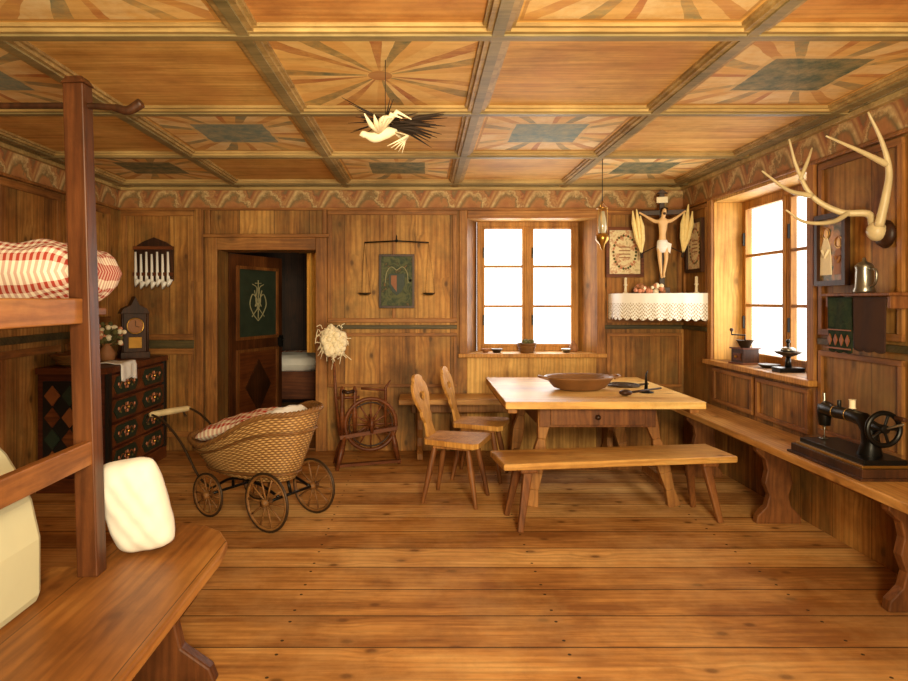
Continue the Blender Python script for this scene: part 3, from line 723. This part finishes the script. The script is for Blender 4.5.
def skinned(name,verts,edges,rad,mat,parent,sub=2):
    me=bpy.data.meshes.new(name); me.from_pydata(verts,edges,[]); me.materials.append(M[mat])
    o=bpy.data.objects.new(name,me); bpy.context.scene.collection.objects.link(o)
    m=o.modifiers.new('skin','SKIN'); m.use_smooth_shade=True
    for i,r in enumerate(rad): me.skin_vertices[0].data[i].radius=r if hasattr(r,'__len__') else (r,r)
    s=o.modifiers.new('sub','SUBSURF'); s.levels=sub; s.render_levels=sub
    o.parent=parent; return o
V=[(0,-.03,.42),(0,-.035,.49),(.004,-.036,.56),(.004,-.034,.605),(.004,-.036,.635),(.012,-.045,.665),(.014,-.047,.70),
   (-.055,-.034,.60),(-.11,-.026,.635),(-.168,-.014,.675),(-.185,-.012,.685),
   (.063,-.034,.60),(.118,-.026,.635),(.168,-.014,.675),(.185,-.012,.685),
   (-.026,-.034,.38),(-.022,-.058,.28),(-.01,-.035,.16),(-.006,-.055,.125),
   (.028,-.034,.38),(.028,-.056,.28),(.012,-.035,.165),(.010,-.06,.13)]
E=[(0,1),(1,2),(2,3),(3,4),(4,5),(5,6),(3,7),(7,8),(8,9),(9,10),(3,11),(11,12),(12,13),(13,14),(0,15),(15,16),(16,17),(17,18),(0,19),(19,20),(20,21),(21,22)]
R=[(.034,.024),(.027,.02),(.038,.025),(.034,.02),.013,.023,.02, .017,.012,.008,.009,.017,.012,.008,.009,.022,.017,.010,.009,.022,.017,.010,.009]
skinned('christ_body',V,E,R,'skin',cr)
b=B('christ_details')
b.lathe([(.042,.34),(.046,.38),(.042,.43),(.036,.445)],(0,-.032,0),'white',16,1,.75); b.prism([(.03,.43),(.07,.41),(.06,.33),(.035,.36)],'xz',-.05,-.035,'white')
b.ball((.014,-.038,.69),(.026,.024,.03),'dark',8,10); b.ball((.014,-.062,.683),(.017,.012,.024),'skin',8,10); b.ball((.014,-.066,.664),(.012,.01,.014),'dark',6,8)
b.ring((.014,-.047,.705),.026,.004,(0,.2,1),'straw',14,5); b.ball((.014,-.076,.683),(.004,.005,.007),'skin',5,6)
b.done(parent=cr)

# ---------------------------------------------------------------- antlers
b=B('mounted_antlers')
def A(px,py,dy=0):
    y=3.16+dy; return Vector(((px-423)*y/640,y,1.33-(py-300)*y/640))
def horn(pts,r0,r1):
    p=cat(pts,7); n=len(p); b.tube(p,taper(n,r0,r1,1.2),'bone',9)
b.lathe([(.001,0),(.055,0),(.07,.012),(.06,.03),(.035,.045),(.001,.05)],(XR-.003,3.16,1.655),'dark',24,1,1,axis=(-1,0,0))
b.ball((XR-.06,3.16,1.67),(.045,.045,.05),'bone')
horn([(XR-.07,3.17,1.69),A(868,214,.05),A(840,212,.1),A(812,196,.14),A(797,168,.16),A(789,139,.16)],.021,.005)
horn([A(812,196,.14),A(788,190,.12),A(762,171,.08)],.014,.004)
horn([A(850,212,.09),A(832,222,.04),A(805,222,0),A(786,210,-.02)],.014,.004)
horn([A(800,180,.15),A(808,160,.16),A(812,148,.18)],.011,.004)
horn([(XR-.07,3.13,1.69),A(886,195,-.06),A(889,170,-.1),A(882,142,-.12),A(868,112,-.12)],.022,.005)
horn([A(888,165,-.1),A(862,152,-.14),A(826,136,-.18)],.016,.004)
b.done()
b=B('wall_shelf'); b.box(XR-.13,XR-.02,2.98,3.50,1.350,1.365,'bleg'); b.box(XR-.11,XR-.02,3.0,3.02,1.29,1.35,'bleg'); b.box(XR-.11,XR-.02,3.46,3.48,1.29,1.35,'bleg'); b.done(bevel=.003)
b=B('pewter_tankard'); b.lathe([(.045,0),(.05,.01),(.042,.03),(.038,.12),(.042,.135),(.03,.15),(.01,.16),(.008,.175),(.001,.18)],(0,0,0),'steel',20); b.tube(cat([(0,-.04,.12),(0,-.085,.11),(0,-.08,.05),(0,-.042,.03)]),.006,'steel'); b.done((XR-.08,3.22,1.365))
def cloth(name,y0,y1,z0,z1,m,xo):
    b=B(name)
    b.grid(lambda u,v:(xo+.004*math.sin(u*9+2*v),y0+(y1-y0)*u,z0+(z1-z0)*v-.008*(1-v)*abs(math.sin(u*PI*3))),24,10,m)
    if m=='tex1':
        for k in range(4):
            yc=y0+(y1-y0)*(k+.5)/4; b.prism([(yc-.016,z0+.06),(yc,z0+.03),(yc+.016,z0+.06),(yc,z0+.09)],'yz',xo-.014,xo-.009,'chestorn')
        b.box(xo-.013,xo-.008,y0,y1,z0+.11,z0+.116,'chestorn'); b.box(xo-.013,xo-.008,y0,y1,z0+.012,z0+.02,'chestorn')
    o=b.done(); s=o.modifiers.new('s','SOLIDIFY'); s.thickness=.004
cloth('embroidered_cloth',3.27,3.46,1.06,1.345,'tex1',XR-.105); cloth('brown_cloth',3.03,3.25,1.08,1.345,'tex2',XR-.11)
# ---------------------------------------------------------------- sewing machine
b=B('sewing_machine')
b.box(-.13,.13,-.28,.28,0,.05,'dark'); b.box(-.145,.145,-.295,.295,0,.012,'dark'); b.box(-.115,.115,-.26,.26,.05,.062,'brass')
b.box(-.10,.10,-.25,.25,.06,.085,'iron')
b.tube([(0,-.14,.08),(0,-.15,.14),(0,-.14,.20),(0,-.10,.245),(0,0,.25),(0,.12,.245),(0,.19,.25)],[.055,.04,.036,.036,.03,.032,.04],'iron',14)
b.tube([(0,.20,.27),(0,.20,.235),(0,.20,.16)],[.03,.036,.028],'iron',12); b.tube([(0,.20,.33),(0,.20,.15)],.007,'steel'); b.tube([(0,.20,.16),(0,.20,.09)],.003,'steel'); b.box(-.015,.015,.19,.225,.088,.092,'steel')
b.ring((0,-.235,.225),.075,.012,(0,1,0),'iron',32,8); b.tube([(0,-.25,.225),(0,-.13,.225)],.02,'iron',12); b.tube([(0,-.235,.225),(.045,-.30,.26)],.006,'steel'); b.tube([(.045,-.25,.28),(.045,-.31,.28)],.011,'dark',8)
for k in range(5):
    a=2*PI*k/5; b.tube([(0,-.235,.225),(.07*math.cos(a),-.235,.225+.07*math.sin(a))],.007,'iron',6)
b.tube([(0,-.02,.27),(0,-.02,.33)],.004,'steel'); b.lathe([(.018,0),(.014,.004),(.014,.04),(.018,.044)],(0,-.02,.285),'cream',12)
b.tube([(0,.08,.27),(0,.08,.31)],.01,'iron'); b.ring((0,0,.25),.033,.002,(0,1,0),'brass',16,4); b.ring((0,.1,.247),.034,.002,(0,1,0),'brass',16,4)
b.done((2.12,3.18,BZ),0,bevel=.002)
# ---------------------------------------------------------------- sill objects
b=B('coffee_grinder'); b.box(-.065,.065,-.065,.065,0,.11,'dark'); b.box(-.075,.075,-.075,.075,.11,.12,'red'); b.box(-.08,.08,-.08,.08,0,.012,'red'); b.box(-.072,-.065,-.04,.04,.03,.08,'red'); b.ball((-.08,0,.055),.01,'brass',6,8)
b.lathe([(.03,.12),(.06,.17),(.065,.175),(.055,.17),(.001,.14)],(0,0,0),'ironr'); b.tube([(0,0,.14),(0,0,.21),(-.09,.03,.215),(-.09,.03,.25)],.006,'iron'); b.ball((-.09,.03,.25),.014,'dark',6,8); b.done((2.375,4.72,RZ0),.2,bevel=.002)
b=B('kitchen_scale'); b.box(-.08,.08,-.05,.05,0,.03,'iron'); b.tube([(0,0,.03),(0,0,.10)],[.022,.014],'iron'); b.lathe([(.02,.10),(.07,.12),(.085,.135),(.08,.135),(.001,.11)],(0,0,0),'ironr'); b.ball((0,0,.145),(.045,.045,.02),'steel'); b.tube([(0,0,.15),(0,0,.2)],.008,'iron'); b.ball((0,0,.2),.015,'iron',6,8); b.done((2.385,4.18,RZ0))
b=B('small_dish'); b.lathe([(.04,0),(.07,.02),(.072,.025),(.001,.012)],(0,0,0),'ironr'); b.done((2.40,4.44,RZ0))
b=B('potted_plant_basket'); b.lathe([(.06,0),(.085,.08),(.09,.085),(.08,.085),(.055,.02),(.001,.02)],(0,0,0),'wickd',20)
for k in range(5): b.ring((0,0,.01+.016*k),.064+.005*k,.005,(0,0,1),'wickd',20)
random.seed(4)
for _ in range(18): a=random.uniform(0,6.28); r=random.uniform(0,.06); b.ball((r*math.cos(a),r*math.sin(a),.085+random.uniform(0,.02)),.018,'leaf',5,6)
b.done((.93,YB+.08,NZ0))
for i,(x,r) in enumerate(((.66,.05),(.56,.035),(1.28,.045))):
    b=B('sill_bowl'); b.lathe([(r*.6,0),(r,.03),(r*1.05,.035),(r*.9,.033),(.001,.012)],(0,0,0),['ironr','clay','steel'][i]); b.done((x,YB+.07,NZ0))
b=B('oil_jug'); b.lathe([(.03,0),(.045,.03),(.03,.07),(.015,.09),(.02,.10)],(0,0,0),'clay'); b.done((1.36,YB+.14,NZ0))
# ---------------------------------------------------------------- table items
b=B('wooden_trough_bowl'); b.lathe([(.12,0),(.17,.02),(.222,.085),(.235,.09),(.23,.097),(.21,.088),(.155,.028),(.001,.02)],(0,0,0),'pan',36,1.08,.8)
for sx in(-1,1): b.tube(cat([(sx*.235,-.05,.082),(sx*.285,-.03,.095),(sx*.285,.03,.095),(sx*.235,.05,.082)]),.009,'pan')
b.done((1.10,4.50,TZ),.12)
b=B('trivet'); b.ring((0,0,.012),.11,.008,(0,0,1),'ironr'); b.ring((0,0,.012),.055,.006,(0,0,1),'ironr'); b.tube([(-.11,0,.012),(.11,0,.012)],.006,'ironr'); b.tube([(.11,0,.012),(.2,.03,.014)],.008,'ironr'); b.done((1.46,4.66,TZ),.1)
b=B('wooden_ladle'); b.tube([(0,0,.02),(.1,.03,.025),(.28,.10,.03)],[.009,.008,.006],'dark'); b.ball((-.03,-.01,.022),(.045,.035,.02),'dark'); b.done((1.36,4.22,TZ),.15)
b=B('candle_snuffer'); b.tube([(0,0,.015),(0,0,.12),(.01,0,.15)],[.014,.006,.003],'iron'); b.lathe([(.05,0),(.05,.006),(.02,.012),(.01,.02)],(0,0,0),'iron'); b.done((1.52,4.36,TZ))
# ---------------------------------------------------------------- hanging lamp
b=B('hanging_oil_lamp')
b.tube([(0,0,2.345),(0,0,2.02)],.003,'iron',5)
for k in range(3):
    a=2*PI*k/3; b.tube([(0,0,2.03),(.035*math.cos(a),.035*math.sin(a),1.98),(.035*math.cos(a),.035*math.sin(a),1.78)],.003,'brass',5)
b.lathe([(.02,1.80),(.03,1.84),(.026,1.90),(.015,1.96)],(0,0,0),'glassy',14); b.lathe([(.001,1.69),(.012,1.70),(.02,1.73),(.045,1.76),(.045,1.79),(.02,1.81)],(0,0,0),'brass',16)
b.ring((0,0,1.98),.036,.004,(0,0,1),'brass',16,5)
b.done((1.25,4.46,-.012))
# ---------------------------------------------------------------- Holy Spirit dove
b=B('hanging_straw_dove')
b.tube([(0,0,.30),(0,0,.03)],.002,'straw',4)
random.seed(2)
for k in range(26):
    a=random.uniform(-.5,.5)+ (0 if k%2 else .1); l=random.uniform(.16,.25); e=random.uniform(-.25,.3)
    d=Vector((math.cos(a)*math.cos(e),math.sin(a)*math.cos(e),math.sin(e)))
    b.tube([(0.02,0,0),Vector((.02,0,0))+d*l*.5+Vector((0,0,.01)),Vector((.02,0,0))+d*l],[.004,.006,.001],'straw',5)
for k in range(40):
    a=random.uniform(0,2*PI); d=Vector((math.cos(a),math.sin(a)*.7,random.uniform(-.1,.6))); b.tube([(0,0,.02),d*random.uniform(.10,.19)],[.005,.001],'straw',5)
b.tube(cat([(.05,0,-.02),(0,0,-.03),(-.05,0,-.05),(-.09,0,-.04),(-.11,0,-.045)],4),[.008,.014,.020,.025,.027,.027,.027,.026,.024,.020,.016,.014,.015,.015,.012,.006,.002],'cream',10)
for sy in(-1,1):
    for k in range(6): b.tube([(-.03,sy*.02,-.04),(-.07+.022*k,sy*.08,-.02+.012*k),(-.10+.04*k,sy*(.13-.01*k),.01)],[.006,.011,.002],'cream',6)
for k in range(5): b.tube([(.03,0,-.02),(.09,(k-2)*.02,-.05),(.0+.02*k,(k-2)*.03,-.10)],[.005,.007,.001],'cream',5)
b.done((-.16,2.72,2.07),math.radians(10))

# ---------------------------------------------------------------- stove bench + bunk, left foreground
SB=.45
b=B('stove_bench')
poly=[(-.70,.45),(-.70,2.22),(-.715,2.34),(-.77,2.44),(-.86,2.51),(-1.0,2.54),(-1.13,2.54),(-1.13,2.12),(-2.2,2.12),(-2.2,.45)]
b.prism(poly,'xy',SB-.04,SB,'bseat')
b.box(-.98,-.95,.5,2.1,.08,SB-.04,'dark')
for y in(2.22,1.1):
    pr=[(-.72,0),(-.74,.05),(-.84,.12),(-.86,.2),(-.80,.28),(-.78,.36),(-.74,SB-.04),(-1.08,SB-.04),(-1.08,0)]
    b.prism(pr,'xz',y,y+.05,'post')
b.box(-2.1,-2.05,.5,2.1,0,SB-.04,'red')
b.done(bevel=.008)
b=B('stove_bunk_frame')
px,py=-1.065,2.06
b.obox((px,py,SB),(px-.047,py,2.02),.066,.062,'post',(0,1,0),.066,.062)
b.obox((px-.047,py,2.02),(px-.048,py,2.045),.078,.072,'post',(0,1,0),.05,.05)
b.box(px-.055,px-.015,.5,py,1.255,1.335,'railp'); b.obox((px,py,.845),(px,.5,.845),.03,.075,'railp',(0,0,1))
b.box(-2.3,px-.20,.6,2.56,1.27,1.30,'railp'); b.box(px-.20,px-.055,.6,2.02,1.27,1.30,'railp')
b.box(-2.3,-2.22,2.0,2.08,0,2.0,'post')
b.tube(cat([(-1.9,py,1.955),(-1.45,py,1.955),(-1.12,py,1.955),(-1.0,py,1.95),(-.95,py,1.940),(-.905,py,1.965)],5),[.011]*16+taper(10,.014,.018),'dark',8)
b.done(bevel=.005)
b=B('gingham_pillow'); b.pillow((-1.46,2.33,1.415),.315,.20,.115,'ging',Matrix.Rotation(math.radians(-3),3,'Y'),rnd=.12,wr=.007); b.done(weld=True)
b=B('cream_cushion'); R_=Matrix.Rotation(math.radians(-10),3,'Y')@Matrix.Rotation(math.radians(102),3,'X'); b.pillow((-.985,2.20,SB+.176),.108,.17,.06,'pillow',R_,rnd=.12,wr=.0022,n=30); b.done(weld=True)
b=B('masonry_stove')
pr=[(-2.0,SB+.001),(-1.11,SB+.001),(-1.11,.64),(-1.135,.75),(-1.17,.82),(-1.21,.885),(-1.26,.935),(-1.33,.975),(-1.42,1.0),(-2.0,1.0)]
b.prism(pr,'xz',.7,1.88,'plaster'); b.done(bevel=.03)

# ---------------------------------------------------------------- lights
def area(name,loc,target,sx,sy,power,col,spread=180):
    l=bpy.data.lights.new(name,'AREA'); l.shape='RECTANGLE'; l.size=sx; l.size_y=sy; l.energy=power; l.color=col; l.spread=math.radians(spread)
    o=bpy.data.objects.new(name,l); bpy.context.scene.collection.objects.link(o); o.location=loc
    o.rotation_euler=(Vector(target)-Vector(loc)).to_track_quat('-Z','Y').to_euler(); return o
area('daylight_back',((OX0+OX1)/2,YB+.55,1.5),((OX0+OX1)/2,0,1.2),1.6,1.8,60,(1,.97,.92))
area('daylight_right',(XR+.6,(RY0+RY1)/2,1.5),(0,(RY0+RY1)/2-.4,1.2),1.9,1.8,46,(1,.96,.88))
area('studio_lamp',(.5,-1.2,2.0),(.1,4.4,.9),.8,.6,88,(1,.82,.52),115)
area('bounce_fill',(.5,-.3,.9),(.4,3.0,2.3),.8,.5,62,(1,.85,.55),130)  # added upward fill that brightens the ceiling, no real fitting
l=bpy.data.lights.new('passage_fill','POINT'); l.energy=4; l.color=(1,.75,.4); l.shadow_soft_size=.1  # added point fill to light the bed and curtain beyond the door
o=bpy.data.objects.new('passage_fill',l); o.location=(-1.5,6.2,2.1); bpy.context.scene.collection.objects.link(o)
w=bpy.data.worlds.new('world'); bpy.context.scene.world=w; w.use_nodes=True
w.node_tree.nodes['Background'].inputs[0].default_value=(1,.98,.94,1); w.node_tree.nodes['Background'].inputs[1].default_value=2.5
# ---------------------------------------------------------------- camera
cam=bpy.data.cameras.new('camera'); co=bpy.data.objects.new('camera',cam); bpy.context.scene.collection.objects.link(co)
co.location=(0,0,1.33); co.rotation_euler=(PI/2,0,0)
cam.sensor_width=36; cam.lens=36*640/908; cam.shift_x=31/908; cam.shift_y=-40.5/908; cam.clip_start=.05
bpy.context.scene.camera=co
bpy.context.scene.view_settings.view_transform='Standard'
